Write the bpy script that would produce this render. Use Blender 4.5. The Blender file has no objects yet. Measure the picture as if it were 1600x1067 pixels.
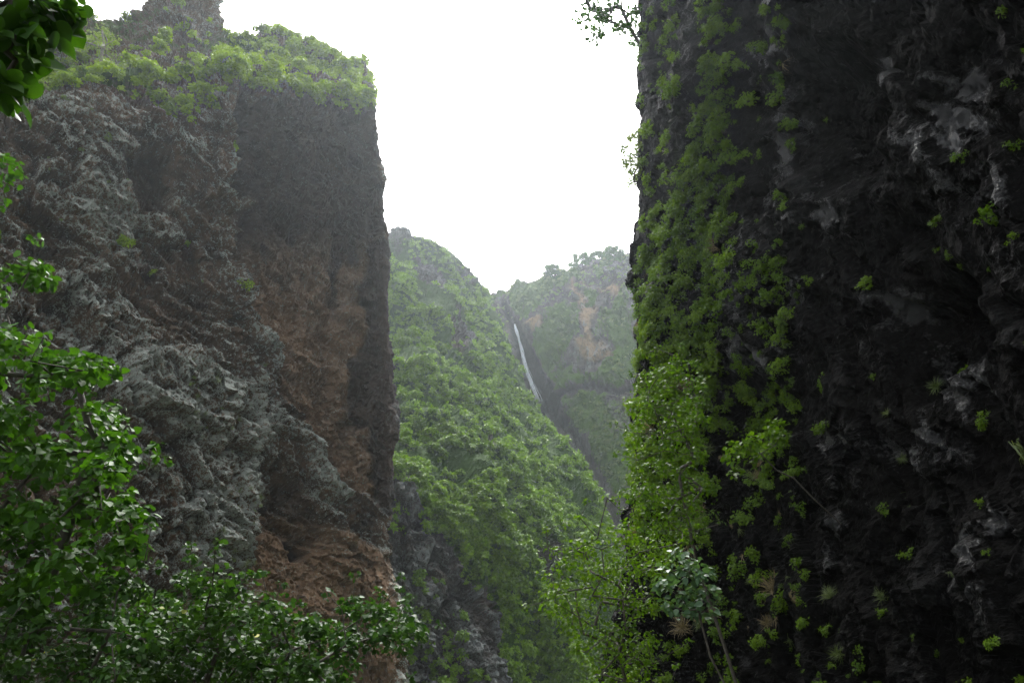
import bpy, math, random
import numpy as np
from mathutils import Vector, Matrix

# ------------------------------------------------------------------ camera, sky, sun, exposure
sc = bpy.context.scene
col = sc.collection
LENS = 26.0
PITCH = math.radians(25.0)
CAM = np.array((0.0, 0.0, 1.7))
cam = bpy.data.cameras.new('camera')
cam.lens = LENS; cam.sensor_width = 36.0; cam.sensor_fit = 'HORIZONTAL'
cam.clip_start = 0.05; cam.clip_end = 6000
camo = bpy.data.objects.new('camera', cam)
camo.location = CAM
camo.rotation_euler = (math.pi / 2 + PITCH, 0, 0)
col.objects.link(camo)
sc.camera = camo

SUN_EL, SUN_AZ = math.radians(60), math.radians(2)      # high, ahead of the camera behind the cloud
w = bpy.data.worlds.new('World'); sc.world = w; w.use_nodes = True
nt = w.node_tree
for n in list(nt.nodes): nt.nodes.remove(n)
out = nt.nodes.new('ShaderNodeOutputWorld'); bg = nt.nodes.new('ShaderNodeBackground')
sky = nt.nodes.new('ShaderNodeTexSky'); sky.sky_type = 'NISHITA'; sky.sun_disc = False
sky.sun_elevation = SUN_EL; sky.sun_rotation = SUN_AZ
sky.air_density = 1.0; sky.dust_density = 4.0; sky.ozone_density = 1.0
hs = nt.nodes.new('ShaderNodeHueSaturation'); hs.inputs['Saturation'].default_value = 0.22   # even cloud cover
nt.links.new(sky.outputs[0], hs.inputs['Color']); nt.links.new(hs.outputs[0], bg.inputs[0])
bg.inputs[1].default_value = 0.15
nt.links.new(bg.outputs[0], out.inputs[0])

sl = bpy.data.lights.new('sun', 'SUN'); sl.energy = 1.5; sl.angle = math.radians(25); sl.color = (1.0, 0.98, 0.94)
so = bpy.data.objects.new('sun', sl); col.objects.link(so)
sd = Vector((math.sin(SUN_AZ) * math.cos(SUN_EL), math.cos(SUN_AZ) * math.cos(SUN_EL), math.sin(SUN_EL)))
so.location = (0, 60, 260)
so.rotation_euler = (-sd).to_track_quat('-Z', 'Y').to_euler()

vs = sc.view_settings
vs.view_transform = 'Standard'; vs.look = 'None'; vs.gamma = 1.0; vs.exposure = 2.0
vs.use_curve_mapping = False
cy = sc.cycles
cy.use_denoising = True
cy.denoiser = 'OPENIMAGEDENOISE'
cy.adaptive_threshold = .02; cy.max_bounces = 5; cy.diffuse_bounces = 3; cy.glossy_bounces = 2; cy.transmission_bounces = 4
cy.volume_bounces = 1; cy.transparent_max_bounces = 8
cy.sample_clamp_indirect = 6.0
HAZE_DENSITY = 0.00021

# ------------------------------------------------------------------ pixel <-> world (photo pixels, 1600 x 1067)
F = 1600 * LENS / 36.0
CT, ST = math.cos(PITCH), math.sin(PITCH)
def P(u, v, Y):
    a = (u - 800) / F; b = (533.5 - v) / F
    s = Y / (CT - b * ST)
    return np.array((a * s, Y, CAM[2] + (ST + b * CT) * s))
def project(p):
    d = p - CAM
    fw = d[..., 1] * CT + d[..., 2] * ST
    up = -d[..., 1] * ST + d[..., 2] * CT
    fw = np.where(np.abs(fw) < 1e-3, 1e-3, fw)
    return 800 + F * d[..., 0] / fw, 533.5 - F * up / fw, fw

# ------------------------------------------------------------------ noise
def _h(ix, iy, iz, seed):
    h = (ix.astype(np.uint32) * np.uint32(374761393) + iy.astype(np.uint32) * np.uint32(668265263)
         + iz.astype(np.uint32) * np.uint32(2147483647) + np.uint32((seed * 1274126177) & 0xffffffff))
    h = (h ^ (h >> np.uint32(13))) * np.uint32(1274126177)
    h = (h ^ (h >> np.uint32(16))) * np.uint32(2246822519)
    h = h ^ (h >> np.uint32(15))
    return h
def _hf(h): return (h & np.uint32(0xffffff)).astype(np.float32) / np.float32(0xffffff)
GR = np.array([(1,1,0),(-1,1,0),(1,-1,0),(-1,-1,0),(1,0,1),(-1,0,1),(1,0,-1),(-1,0,-1),(0,1,1),(0,-1,1),(0,1,-1),(0,-1,-1),
               (1,1,0),(-1,1,0),(0,-1,1),(0,-1,-1)], np.float32)
def gnoise(p, seed=0):
    p = p.astype(np.float32)
    i = np.floor(p).astype(np.int64); f = p - i
    q = f * f * f * (f * (f * 6 - 15) + 10)
    r = 0
    for dx in (0, 1):
        wx = q[..., 0] if dx else 1 - q[..., 0]
        for dy in (0, 1):
            wy = q[..., 1] if dy else 1 - q[..., 1]
            for dz in (0, 1):
                wz = q[..., 2] if dz else 1 - q[..., 2]
                g = GR[_h(i[..., 0] + dx, i[..., 1] + dy, i[..., 2] + dz, seed) & np.uint32(15)]
                r = r + wx * wy * wz * (g[..., 0] * (f[..., 0] - dx) + g[..., 1] * (f[..., 1] - dy) + g[..., 2] * (f[..., 2] - dz))
    return r
def fbm(p, oct=4, seed=0, gain=0.5, ridged=False):
    a, s, t = 1.0, 0, 0
    for o in range(oct):
        n = gnoise(p * (2.03 ** o), seed + o * 17)
        if ridged: n = 0.5 - np.abs(n) * 1.6
        s = s + a * n; t += a; a *= gain
    return s / t
def facets(p, seed=0, tilt=0.9, jitter=0.9):
    """blocky faceted rock: every cell has its own height and its own slope; also returns the gap to the next cell"""
    i = np.floor(p).astype(np.int64)
    best = np.full(p.shape[:-1], 1e9, np.float32); second = best.copy(); val = np.zeros_like(best)
    for dx in (-1, 0, 1):
        for dy in (-1, 0, 1):
            for dz in (-1, 0, 1):
                cx, cyy, cz = i[..., 0] + dx, i[..., 1] + dy, i[..., 2] + dz
                h = _h(cx, cyy, cz, seed); h2 = _h(cx, cyy, cz, seed + 91); h3 = _h(cx, cyy, cz, seed + 57)
                ox = cx + .5 + jitter * (_hf(h) - .5); oy = cyy + .5 + jitter * (_hf(h2) - .5); oz = cz + .5 + jitter * (_hf(h3) - .5)
                ex, ey, ez = p[..., 0] - ox, p[..., 1] - oy, p[..., 2] - oz
                d = ex * ex + ey * ey + ez * ez
                k = _hf(h >> np.uint32(7)) - .5
                vv = k + tilt * (ex * (_hf(h2 >> np.uint32(5)) - .5) + ey * (_hf(h3 >> np.uint32(5)) - .5) + ez * (_hf(h >> np.uint32(3)) - .8))
                m = d < best
                second = np.where(m, best, np.minimum(second, d))
                val = np.where(m, vv, val); best = np.where(m, d, best)
    return val.astype(np.float32), (np.sqrt(second) - np.sqrt(best)).astype(np.float32)
def sstep(a, b, x):
    t = np.clip((x - a) / (b - a), 0, 1)
    return t * t * (3 - 2 * t)
def seg_dist(u, v, pts):
    d = np.full(u.shape, 1e9)
    for (a, b), (c, e) in zip(pts[:-1], pts[1:]):
        dx, dy = c - a, e - b
        t = np.clip(((u - a) * dx + (v - b) * dy) / (dx * dx + dy * dy + 1e-9), 0, 1)
        d = np.minimum(d, np.hypot(u - a - t * dx, v - b - t * dy))
    return d
def poly_sd(u, v, pts):
    """signed distance to a polygon drawn in photo pixels, positive inside"""
    q = list(pts) + [pts[0]]
    d = seg_dist(u, v, q)
    ins = np.zeros(u.shape, bool)
    for (a, b), (c, e) in zip(q[:-1], q[1:]):
        if b == e: continue
        ins ^= ((b > v) != (e > v)) & (u < (c - a) * (v - b) / (e - b) + a)
    return np.where(ins, d, -d)

# ------------------------------------------------------------------ mesh helpers
def mk(name, V, F_, mats, attrs=None, midx=None, smooth=False):
    V = np.ascontiguousarray(V, np.float32).reshape(-1, 3)
    me = bpy.data.meshes.new(name)
    if isinstance(F_, np.ndarray): F_ = [F_]
    nv = len(V); nl = sum(f.size for f in F_); npoly = sum(len(f) for f in F_)
    me.vertices.add(nv); me.vertices.foreach_set('co', V.ravel())
    me.loops.add(nl); me.loops.foreach_set('vertex_index', np.concatenate([f.ravel() for f in F_]).astype(np.int32))
    tot = np.concatenate([np.full(len(f), f.shape[1], np.int32) for f in F_])
    st = np.concatenate([[0], np.cumsum(tot)[:-1]]).astype(np.int32)
    me.polygons.add(npoly); me.polygons.foreach_set('loop_start', st); me.polygons.foreach_set('loop_total', tot)
    if midx is not None: me.polygons.foreach_set('material_index', np.asarray(midx, np.int32))
    me.polygons.foreach_set('use_smooth', np.full(npoly, smooth, bool))
    for k, a in (attrs or {}).items():
        a = np.asarray(a, np.float32)
        if a.ndim == 1:
            at = me.attributes.new(k, 'FLOAT', 'POINT'); at.data.foreach_set('value', a)
        else:
            at = me.attributes.new(k, 'FLOAT_COLOR', 'POINT'); at.data.foreach_set('color', a.ravel())
    for m in mats: me.materials.append(m)
    me.update(calc_edges=True)
    return me
def link(name, me, parent=None, loc=None):
    o = bpy.data.objects.new(name, me); col.objects.link(o)
    if parent is not None: o.parent = parent
    if loc is not None: o.location = loc
    return o
def tag(o, label=None, cat=None, group=None, kind=None):
    if label: o['label'] = label
    if cat: o['category'] = cat
    if group: o['group'] = group
    if kind: o['kind'] = kind
    return o
def grid_faces(r, c):
    a = np.arange(r * c).reshape(r, c)
    return np.stack([a[:-1, :-1], a[:-1, 1:], a[1:, 1:], a[1:, :-1]], -1).reshape(-1, 4)
def cr(ctrl, n, axis=0, warp=None):
    """Catmull-Rom interpolation of a control lattice along one axis to n samples"""
    c = np.moveaxis(np.asarray(ctrl, float), axis, 0)
    k = len(c)
    t = np.linspace(0, k - 1, n) if warp is None else np.interp(np.linspace(0, 1, n), np.linspace(0, 1, len(warp)), warp) * (k - 1)
    i = np.clip(np.floor(t).astype(int), 0, k - 2); f = (t - i).reshape((-1,) + (1,) * (c.ndim - 1))
    p0, p1, p2, p3 = c[np.maximum(i - 1, 0)], c[i], c[i + 1], c[np.minimum(i + 2, k - 1)]
    r = 0.5 * (2 * p1 + (p2 - p0) * f + (2 * p0 - 5 * p1 + 4 * p2 - p3) * f ** 2 + (3 * p1 - p0 - 3 * p2 + p3) * f ** 3)
    return np.moveaxis(r, 0, axis)
def normals(G):
    du = np.gradient(G, axis=1); dv = np.gradient(G, axis=0)
    n = np.cross(du, dv); n /= np.linalg.norm(n, axis=-1, keepdims=True) + 1e-9
    return n

# ------------------------------------------------------------------ materials
class NB:
    def __init__(s, name):
        s.m = bpy.data.materials.new(name); s.m.use_nodes = True; s.t = s.m.node_tree
        for n in list(s.t.nodes): s.t.nodes.remove(n)
        s.out = s.n('ShaderNodeOutputMaterial')
    def n(s, ty, **kw):
        x = s.t.nodes.new(ty)
        for k, v in kw.items(): setattr(x, k, v)
        return x
    def set(s, sock, v):
        if hasattr(v, 'is_linked'): s.t.links.new(v, sock)
        else: sock.default_value = v
    def noise(s, scale, detail=5, rough=.55, vec=None, out=0):
        x = s.n('ShaderNodeTexNoise'); x.inputs['Scale'].default_value = scale
        x.inputs['Detail'].default_value = detail; x.inputs['Roughness'].default_value = rough
        if vec is not None: s.t.links.new(vec, x.inputs['Vector'])
        return x.outputs[out]
    def ramp(s, fac, a, b, c0=(0, 0, 0, 1), c1=(1, 1, 1, 1)):
        x = s.n('ShaderNodeValToRGB'); e = x.color_ramp.elements
        e[0].position = a; e[1].position = b; e[0].color = c0; e[1].color = c1
        s.t.links.new(fac, x.inputs[0]); return x.outputs[0]
    def mix(s, f, a, b, ty='MIX'):
        x = s.n('ShaderNodeMix', data_type='RGBA', blend_type=ty)
        s.set(x.inputs[0], f); s.set(x.inputs[6], a); s.set(x.inputs[7], b); return x.outputs[2]
    def math(s, op, a, b=0.0, clamp=False):
        x = s.n('ShaderNodeMath', operation=op); x.use_clamp = clamp
        s.set(x.inputs[0], a); s.set(x.inputs[1], b); return x.outputs[0]
    def attr(s, name):
        return s.n('ShaderNodeAttribute', attribute_name=name)
def c4(r, g, b): return (r, g, b, 1)

def rock_mat(name, brown, dark, lichen, moss, tan, bump=0.5, scale=1.0, rough=.92, wetrough=.85, aniso=(1, 1, 1), spec=.12, wetspec=.12, fine=False):
    """R = lichen crust, G = bare brown, B = darkening (wet rock, painted shade), A = moss, taken from the mesh's mask"""
    b = NB(name)
    tc = b.n('ShaderNodeTexCoord').outputs['Object']
    mp = b.n('ShaderNodeMapping'); mp.inputs['Scale'].default_value = aniso
    b.t.links.new(tc, mp.inputs[0]); tc = mp.outputs[0]
    at = b.attr('mask'); sp = b.n('ShaderNodeSeparateColor'); b.t.links.new(at.outputs['Color'], sp.inputs[0])
    R, G, B, A = sp.outputs[0], sp.outputs[1], sp.outputs[2], at.outputs['Alpha']
    n1 = b.noise(.35 * scale, 8, .65, tc); n2 = b.noise(2.2 * scale, 6, .65, tc); n3 = b.noise(7 * scale, 4, .6, tc)
    base = b.mix(b.ramp(n1, .35, .65), dark, brown)
    base = b.mix(b.ramp(n2, .3, .75), base, b.mix(1.0, base, c4(.55, .52, .5), 'MULTIPLY'))
    base = b.mix(b.math('MULTIPLY', G, b.ramp(n2, .2, .7)), base, tan)
    # lichen breaks up into speckles
    lm = b.math('ADD', b.math('MULTIPLY', R, .62), b.math('MULTIPLY', b.math('SUBTRACT', b.math('ADD', b.math('MULTIPLY', n2, .8), b.math('MULTIPLY', n3, .8)), .78), 3.2))
    lm = b.ramp(lm, .38, .60)
    base = b.mix(b.math('MULTIPLY', lm, .9), base, b.mix(b.ramp(n3, .3, .7), lichen, b.mix(1.0, lichen, c4(.62, .68, .66), 'MULTIPLY')))
    mm = b.ramp(b.math('ADD', A, b.math('MULTIPLY', b.math('SUBTRACT', n2, .5), 1.1)), .4, .65)
    base = b.mix(mm, base, b.mix(b.ramp(n3, .3, .7), moss, b.mix(1.0, moss, c4(.45, .55, .4), 'MULTIPLY')))
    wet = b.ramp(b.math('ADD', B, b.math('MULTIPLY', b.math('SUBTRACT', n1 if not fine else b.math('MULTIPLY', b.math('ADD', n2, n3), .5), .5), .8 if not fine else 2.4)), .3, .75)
    base = b.mix(wet, base, b.mix(1.0, base, c4(.26, .26, .28), 'MULTIPLY'))  # darkens wet rock, and the shade painted on the brown cliff
    p = b.n('ShaderNodeBsdfPrincipled')
    b.t.links.new(base, p.inputs['Base Color'])
    rr = b.n('ShaderNodeMapRange'); b.t.links.new(wet, rr.inputs[0]); rr.inputs[3].default_value = rough; rr.inputs[4].default_value = wetrough
    b.t.links.new(rr.outputs[0], p.inputs['Roughness'])
    sr = b.n('ShaderNodeMapRange'); b.t.links.new(wet, sr.inputs[0]); sr.inputs[3].default_value = spec; sr.inputs[4].default_value = wetspec
    b.t.links.new(sr.outputs[0], p.inputs['Specular IOR Level'])
    vo = b.n('ShaderNodeTexVoronoi'); vo.inputs['Scale'].default_value = 2.6 * scale; b.t.links.new(tc, vo.inputs['Vector'])
    h = b.math('ADD', b.math('MULTIPLY', n2, 1.0), b.math('MULTIPLY', b.noise(9 * scale, 5, .7, tc), .5))
    h = b.math('ADD', h, b.math('MULTIPLY', vo.outputs['Distance'], .1))
    bp = b.n('ShaderNodeBump'); bp.inputs['Strength'].default_value = bump; bp.inputs['Distance'].default_value = .35 / scale
    b.t.links.new(h, bp.inputs['Height']); b.t.links.new(bp.outputs[0], p.inputs['Normal'])
    b.t.links.new(p.outputs[0], b.out.inputs[0])
    return b.m

def leaf_mat(name, dark, light, rough=.42, trans=.35, spec=.5, odd=None, oddf=0.0):
    b = NB(name)
    rn = b.attr('rnd').outputs['Fac']
    oi = b.n('ShaderNodeObjectInfo').outputs['Random']
    f = b.math('ADD', b.math('MULTIPLY', rn, .6), b.math('MULTIPLY', oi, .4))
    c = b.mix(f, dark, light)
    if odd: c = b.mix(b.ramp(rn, 1 - oddf - .01, 1 - oddf), c, odd)
    p = b.n('ShaderNodeBsdfPrincipled'); b.t.links.new(c, p.inputs['Base Color'])
    p.inputs['Roughness'].default_value = rough; p.inputs['Specular IOR Level'].default_value = spec
    tr = b.n('ShaderNodeBsdfTranslucent'); tcol = b.mix(1.0, c, c4(1.5, 1.5, .6), 'MULTIPLY'); b.t.links.new(tcol, tr.inputs[0])
    mx = b.n('ShaderNodeMixShader'); mx.inputs[0].default_value = trans
    b.t.links.new(p.outputs[0], mx.inputs[1]); b.t.links.new(tr.outputs[0], mx.inputs[2])
    b.t.links.new(mx.outputs[0], b.out.inputs[0])
    return b.m
def bark_mat(name, a, c):
    b = NB(name)
    tc = b.n('ShaderNodeTexCoord').outputs['Object']
    n = b.noise(9, 5, .6, tc)
    p = b.n('ShaderNodeBsdfPrincipled'); b.t.links.new(b.mix(b.ramp(n, .35, .65), a, c), p.inputs['Base Color'])
    p.inputs['Roughness'].default_value = .9
    bp = b.n('ShaderNodeBump'); bp.inputs['Strength'].default_value = .5; bp.inputs['Distance'].default_value = .02
    b.t.links.new(n, bp.inputs['Height']); b.t.links.new(bp.outputs[0], p.inputs['Normal'])
    b.t.links.new(p.outputs[0], b.out.inputs[0]); return b.m

M = {}
M['brown_rock'] = rock_mat('brown_rock', c4(.135, .088, .056), c4(.045, .033, .025), c4(.31, .325, .29), c4(.05, .09, .012), c4(.19, .115, .062), bump=.55)
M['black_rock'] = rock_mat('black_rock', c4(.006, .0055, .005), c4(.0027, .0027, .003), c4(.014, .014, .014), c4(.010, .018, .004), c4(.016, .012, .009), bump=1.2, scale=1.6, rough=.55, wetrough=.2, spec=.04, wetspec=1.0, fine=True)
M['slope_rock'] = rock_mat('slope_rock', c4(.07, .062, .056), c4(.026, .025, .025), c4(.15, .16, .155), c4(.03, .065, .006), c4(.13, .085, .055), bump=.8, scale=.5)
M['wall_rock'] = rock_mat('wall_rock', c4(.12, .108, .095), c4(.05, .046, .044), c4(.2, .2, .195), c4(.07, .125, .014), c4(.40, .27, .15), bump=.8, scale=.4, aniso=(1.4, 1.4, .6))
M['leaf_bright'] = leaf_mat('bright_leaf', c4(.035, .08, .003), c4(.26, .38, .012), trans=.33, spec=.15)
M['leaf_slope'] = leaf_mat('slope_leaf', c4(.02, .062, .002), c4(.17, .30, .009), trans=.3, spec=.12)
M['leaf_dark'] = leaf_mat('dark_leaf', c4(.012, .045, .003), c4(.05, .135, .009), rough=.5, trans=.3, spec=.13)
M['leaf_hau'] = leaf_mat('hau_leaf', c4(.012, .04, .007), c4(.05, .115, .018), rough=.5, trans=.28, spec=.13, odd=c4(.35, .36, .03), oddf=.012)
M['leaf_wall'] = leaf_mat('wall_leaf', c4(.02, .055, .003), c4(.09, .17, .007), rough=.5, trans=.45, spec=.18)
M['leaf_hang'] = leaf_mat('hanging_leaf', c4(.032, .075, .003), c4(.14, .235, .008), rough=.5, trans=.45, spec=.25)
M['leaf_blue'] = leaf_mat('blue_leaf', c4(.028, .065, .028), c4(.065, .125, .06), rough=.45, trans=.3, spec=.25)
M['leaf_dry'] = leaf_mat('dry_blade', c4(.085, .065, .035), c4(.24, .19, .11), rough=.7, trans=.3)
M['leaf_grass'] = leaf_mat('green_blade', c4(.05, .08, .02), c4(.13, .17, .05), rough=.5, trans=.35)
M['leaf_pale'] = leaf_mat('pale_leaf', c4(.06, .10, .02), c4(.15, .21, .05), rough=.5, trans=.4)
M['bark'] = bark_mat('bark', c4(.03, .024, .018), c4(.07, .06, .048))
M['bark_pale'] = bark_mat('bark_pale', c4(.10, .09, .075), c4(.2, .18, .15))

# ------------------------------------------------------------------ ground
def ground():
    n = 160
    t = np.linspace(-1, 1, n); t = np.sign(t) * np.abs(t) ** 2.2 * 900
    X, Y = np.meshgrid(t, t + 40)
    p = np.stack([X, Y, 0 * X], -1)
    z = fbm(p * .12, 4, 3) * 1.1 + fbm(p * .9, 3, 8) * .25
    p[..., 2] = z - .1
    b = NB('ground_soil')
    tc = b.n('ShaderNodeTexCoord').outputs['Object']
    c = b.mix(b.ramp(b.noise(.8, 6, .6, tc), .4, .6), c4(.05, .04, .03), c4(.045, .07, .02))
    q = b.n('ShaderNodeBsdfPrincipled'); b.t.links.new(c, q.inputs['Base Color']); q.inputs['Roughness'].default_value = .95
    b.t.links.new(q.outputs[0], b.out.inputs[0])
    o = link('ground', mk('ground', p, grid_faces(n, n), [b.m], smooth=True))
    tag(o, 'leaf-littered soil of the gorge floor', kind='structure')
ground()

class Surf: pass
def surf(G, N):
    s = Surf(); s.G = G; s.N = N; s.u, s.v, s.d = project(G)
    s.area = np.linalg.norm(np.cross(np.gradient(G, axis=1), np.gradient(G, axis=0)), axis=-1)
    return s

# ------------------------------------------------------------------ the brown cliff crusted with lichen
def brown_cliff():
    U = [-700, -420, -200, -60, 60, 180, 235, 290, 330, 347, 385, 430, 500, 556]
    Yc = [26, 38, 46, 51, 55, 60, 62.5, 65, 67, 68, 72, 76, 80, 84]
    rim = [200, 200, 190, 190, 165, 140, 150, 180, 165, 140, 140, 148, 158, 165]
    mid = [110, 110, 110, 110, 110, 95, 80, 80, 90, 98, 98, 98, 110, 122]
    rdg = [30, 30, 30, 35, 18, 44, 12, -22, -6, 62, 76, 72, 92, 108]
    V = [1120, 960, 820, 680, 540, 400, 280]
    cor = {1120: 632, 960: 620, 820: 611, 680: 618, 540: 616, 400: 607, 280: 600}
    rows = []
    for r in range(11):
        row = []
        for c, u in enumerate(U):
            Y = Yc[c]
            if r < 7:
                v = V[r]
                rec = 2.2 * math.exp(-((u - 470) / 70) ** 2) * math.exp(-((v - 300) / 130) ** 2)
                row.append(P(u, v, Y + rec))
            elif r == 7: row.append(P(u, rim[c], Y - (1.0 if 385 <= u else 0)))
            elif r == 8: row.append(P(u, mid[c], Y + 9))
            elif r == 9: row.append(P(u, rdg[c], Y + 21))
            else: row.append(P(u, rdg[c], Y + 21) + np.array((-6, 22, -14)))
        if r < 7: e = P(cor[V[r]], V[r], 87)
        elif r == 7: e = P(590, 178, 87)
        elif r == 8: e = P(578, 138, 93)
        elif r == 9: e = P(562, 116, 104)
        else: e = row[-1] + np.array((1, 2, -2))
        row.append(e)
        row.append(e + np.array((-5.5, 12, 0))); row.append(e + np.array((-24, 42, 0)))
        rows.append(row)
    A = np.array(rows)
    nr, nc = 500, 620
    nrow = len(rows) - 1; ncol = A.shape[1] - 1
    wr = np.interp(np.linspace(0, 1, 101), [0, .04, .9, 1], [0, .6 / nrow * 1, 9 / nrow, 1])
    # columns: sparse outside the frame and round the corner, dense in view
    wc = np.interp(np.linspace(0, 1, 101), [0, .05, .12, .90, .96, 1], [0, 2.3 / ncol, 3.2 / ncol, 13.3 / ncol, 14.5 / ncol, 1])
    G = cr(cr(A, nr, 0, wr), nc, 1, wc)
    N = normals(G)
    if (N[..., 1] > 0).mean() > .5: N = -N
    u, v, d = project(G)
    # strata dip down to the right across the face
    p = G.copy()
    ax = np.array((.70, .45, -.62)); ax /= np.linalg.norm(ax)
    al = p @ ax
    ps = p - .68 * al[..., None] * ax            # squeezed along the strata so that blocks come out long
    wv = np.stack([fbm(p * .09, 3, 40 + k) for k in range(3)], -1)
    ps = ps + wv * 5
    nlow = fbm(p * .045, 3, 5)
    nmid = fbm(ps * .22, 5, 9)
    f1, g1 = facets(ps / 4.2, 1, 1.2); f2, g2 = facets(ps / 1.5 + 7, 2, 1.1); f3, g3 = facets((ps + p) / 1.3 + 3, 3, 1.2); f4, g4 = facets(p / .42, 4, 1.3)
    rg = fbm(ps * .16, 5, 21, .55, True)
    uv_n = fbm(p * .12, 4, 61) * 38            # ragged edges for the hand-drawn regions
    uu, vv = u + uv_n, v + fbm(p * .12, 4, 67) * 38
    # regions (photo pixels)
    sm = poly_sd(uu, vv, [(372, 130), (400, 150), (600, 165), (612, 400), (625, 640), (615, 780), (560, 760), (500, 700), (440, 600), (405, 480), (378, 380), (372, 250)])
    recess = sstep(-8, 14, sm)                                  # the big brown recess
    floor_ = sstep(-10, 12, poly_sd(uu, vv, [(408, 840), (430, 800), (520, 830), (600, 850), (620, 960), (625, 1100), (560, 1100), (380, 960), (400, 900)]))
    alcove = sstep(-8, 16, poly_sd(uu, vv, [(432, 745), (470, 740), (505, 790), (520, 850), (460, 880), (425, 830)]))
    lobe = sstep(-10, 25, poly_sd(uu, vv, [(190, 560), (300, 560), (400, 610), (430, 650), (420, 760), (405, 850), (370, 900), (280, 940), (210, 900), (190, 750)]))
    cave = sstep(-2, 7, poly_sd(u + uv_n * .25, v + uv_n * .2, [(452, 852), (462, 838), (480, 845), (492, 862), (480, 874), (460, 874)]))
    hollow = sstep(-6, 14, poly_sd(uu, vv, [(180, 270), (205, 238), (250, 222), (285, 245), (280, 290), (250, 330), (215, 325)]))
    hollow2 = sstep(-5, 10, poly_sd(uu, vv, [(60, 470), (130, 450), (165, 540), (120, 560), (70, 520)]))
    hollow3 = sstep(-4, 8, poly_sd(uu, vv, [(335, 270), (378, 265), (378, 360), (352, 350)]))
    slope = sstep(-6, 10, poly_sd(u, v, [(-900, 190), (0, 185), (60, 165), (130, 140), (220, 165), (285, 195), (335, 170), (350, 130), (420, 150), (500, 160), (592, 178), (640, -200), (-900, -200)]))
    slope = np.maximum(slope, sstep(8.05, 8.35, np.broadcast_to((np.interp(np.linspace(0, 1, nr), np.linspace(0, 1, 101), wr) * nrow)[:, None], u.shape)))
    cr1 = seg_dist(u + uv_n * .3, v, [(300, 395), (330, 452), (403, 601), (451, 682), (492, 763), (556, 819), (600, 850)])
    cr2 = seg_dist(u + uv_n * .3, v, [(0, 190), (60, 235), (120, 306), (180, 335), (234, 335)])
    cr3 = seg_dist(u + uv_n * .3, v, [(378, 150), (372, 260), (386, 390), (408, 470), (440, 560)])
    cr4 = seg_dist(u + uv_n * .3, v, [(30, 440), (110, 470), (180, 560), (200, 640)])
    cr5 = seg_dist(u + uv_n * .3, v, [(430, 730), (420, 800), (395, 870), (375, 930)])
    cr6 = seg_dist(u + uv_n * .3, v, [(0, 330), (80, 390), (140, 430), (200, 450), (260, 520), (300, 600)])
    smooth = np.clip(recess * .75 + floor_ * .8 + slope * .5, 0, .85)
    rough = 1 - smooth
    disp = nlow * 3.0 + nmid * 1.5 * rough + rg * .9 * rough
    disp += f1 * 1.7 * rough + f2 * 1.15 * (1 - .4 * smooth) + f3 * .55 * (1 - .45 * smooth) + f4 * .24
    disp -= .6 * np.exp(-g1 / .07) * rough + .25 * np.exp(-g2 / .08) * rough
    disp += smooth * (fbm(p * .35, 5, 77) * 1.0 + fbm(ps * np.array((1.2, 1.2, .5)) * .5, 3, 78) * .6)
    flute = fbm((p + wv * 3) * np.array((.28, .28, .05)), 4, 81, .5, True)
    disp += recess * flute * 2.4
    disp += lobe * 1.0 - recess * 1.6 - alcove * 1.9 - cave * 5.0 - hollow * 2.6 - hollow2 * 1.6 - hollow3 * 1.3 + floor_ * .6
    for dd, wd, am in ((cr1, 7, 1.3), (cr2, 6, 1.2), (cr3, 9, 1.8), (cr4, 7, 1.3), (cr5, 8, 1.2), (cr6, 6, 1.1)):
        disp -= am * np.exp(-(dd / wd) ** 2)
    disp += .8 * np.exp(-(seg_dist(u + uv_n * .3, v, [(320, 440), (392, 600), (440, 690), (480, 770), (545, 835)]) / 14) ** 2)
    disp *= np.clip(1 - sstep(14.3, 15.5, np.broadcast_to(np.linspace(0, 1, nc)[None] * 0 + (np.interp(np.linspace(0, 1, nc), np.linspace(0, 1, 101), wc) * ncol)[None], u.shape)) * .6, 0, 1)
    corner = sstep(30, 0, np.abs(u - np.interp(v, [100, 280, 640, 820, 1100], [575, 600, 620, 611, 632])))
    disp *= 1 - .6 * corner * (v < 1000)
    H = G + N * disp[..., None]
    NN = normals(H)
    if (NN[..., 1] > 0).mean() > .5: NN = -NN
    # lichen grows on proud, outward and upward faces, not in the recess
    raw = f1 * .5 + f2 * .35 + nmid * .8 + rg * .6 + NN[..., 2] * .55
    lich = sstep(-.35, .95, raw + .42 * lobe + fbm(p * .08, 4, 33) * .8 + .14)
    lich *= (1 - recess * .93) * (1 - floor_) * (1 - alcove) * (1 - hollow)
    lich *= 1 - .5 * slope
    lich = np.maximum(lich, .55 * sstep(-10, 20, poly_sd(uu, vv, [(120, 190), (200, 185), (215, 230), (180, 260), (140, 245)])))
    brown = np.clip(recess * sstep(280, 520, v) * .75 + floor_ * .9 + sstep(.1, .5, fbm(p * .1, 3, 90)) * .5, 0, 1)
    dark = np.clip(sstep(-14, 14, poly_sd(uu, v, [(572, 380), (660, 380), (660, 830), (600, 800), (575, 700), (566, 560)])) * 1.2  # band along the corner darkened
                   + recess * sstep(480, 300, v) * .95 + recess * sstep(.1, -.25, flute) * .5 + alcove * .4 + hollow * .5 + cave, 0, 1)  # shade under the overhang, in grooves, hollows and cave painted into the colour
    moss = np.clip(slope * (.35 + fbm(p * .1, 3, 51)) + sstep(.2, .6, fbm(p * .16, 4, 52)) * .35 * (1 - recess), 0, .9)
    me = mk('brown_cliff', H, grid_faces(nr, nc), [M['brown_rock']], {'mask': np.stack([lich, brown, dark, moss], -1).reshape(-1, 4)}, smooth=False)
    o = link('brown_cliff', me)
    tag(o, 'towering brown rock cliff crusted with grey lichen, green on its rim, a small cave low down', kind='structure')
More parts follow.
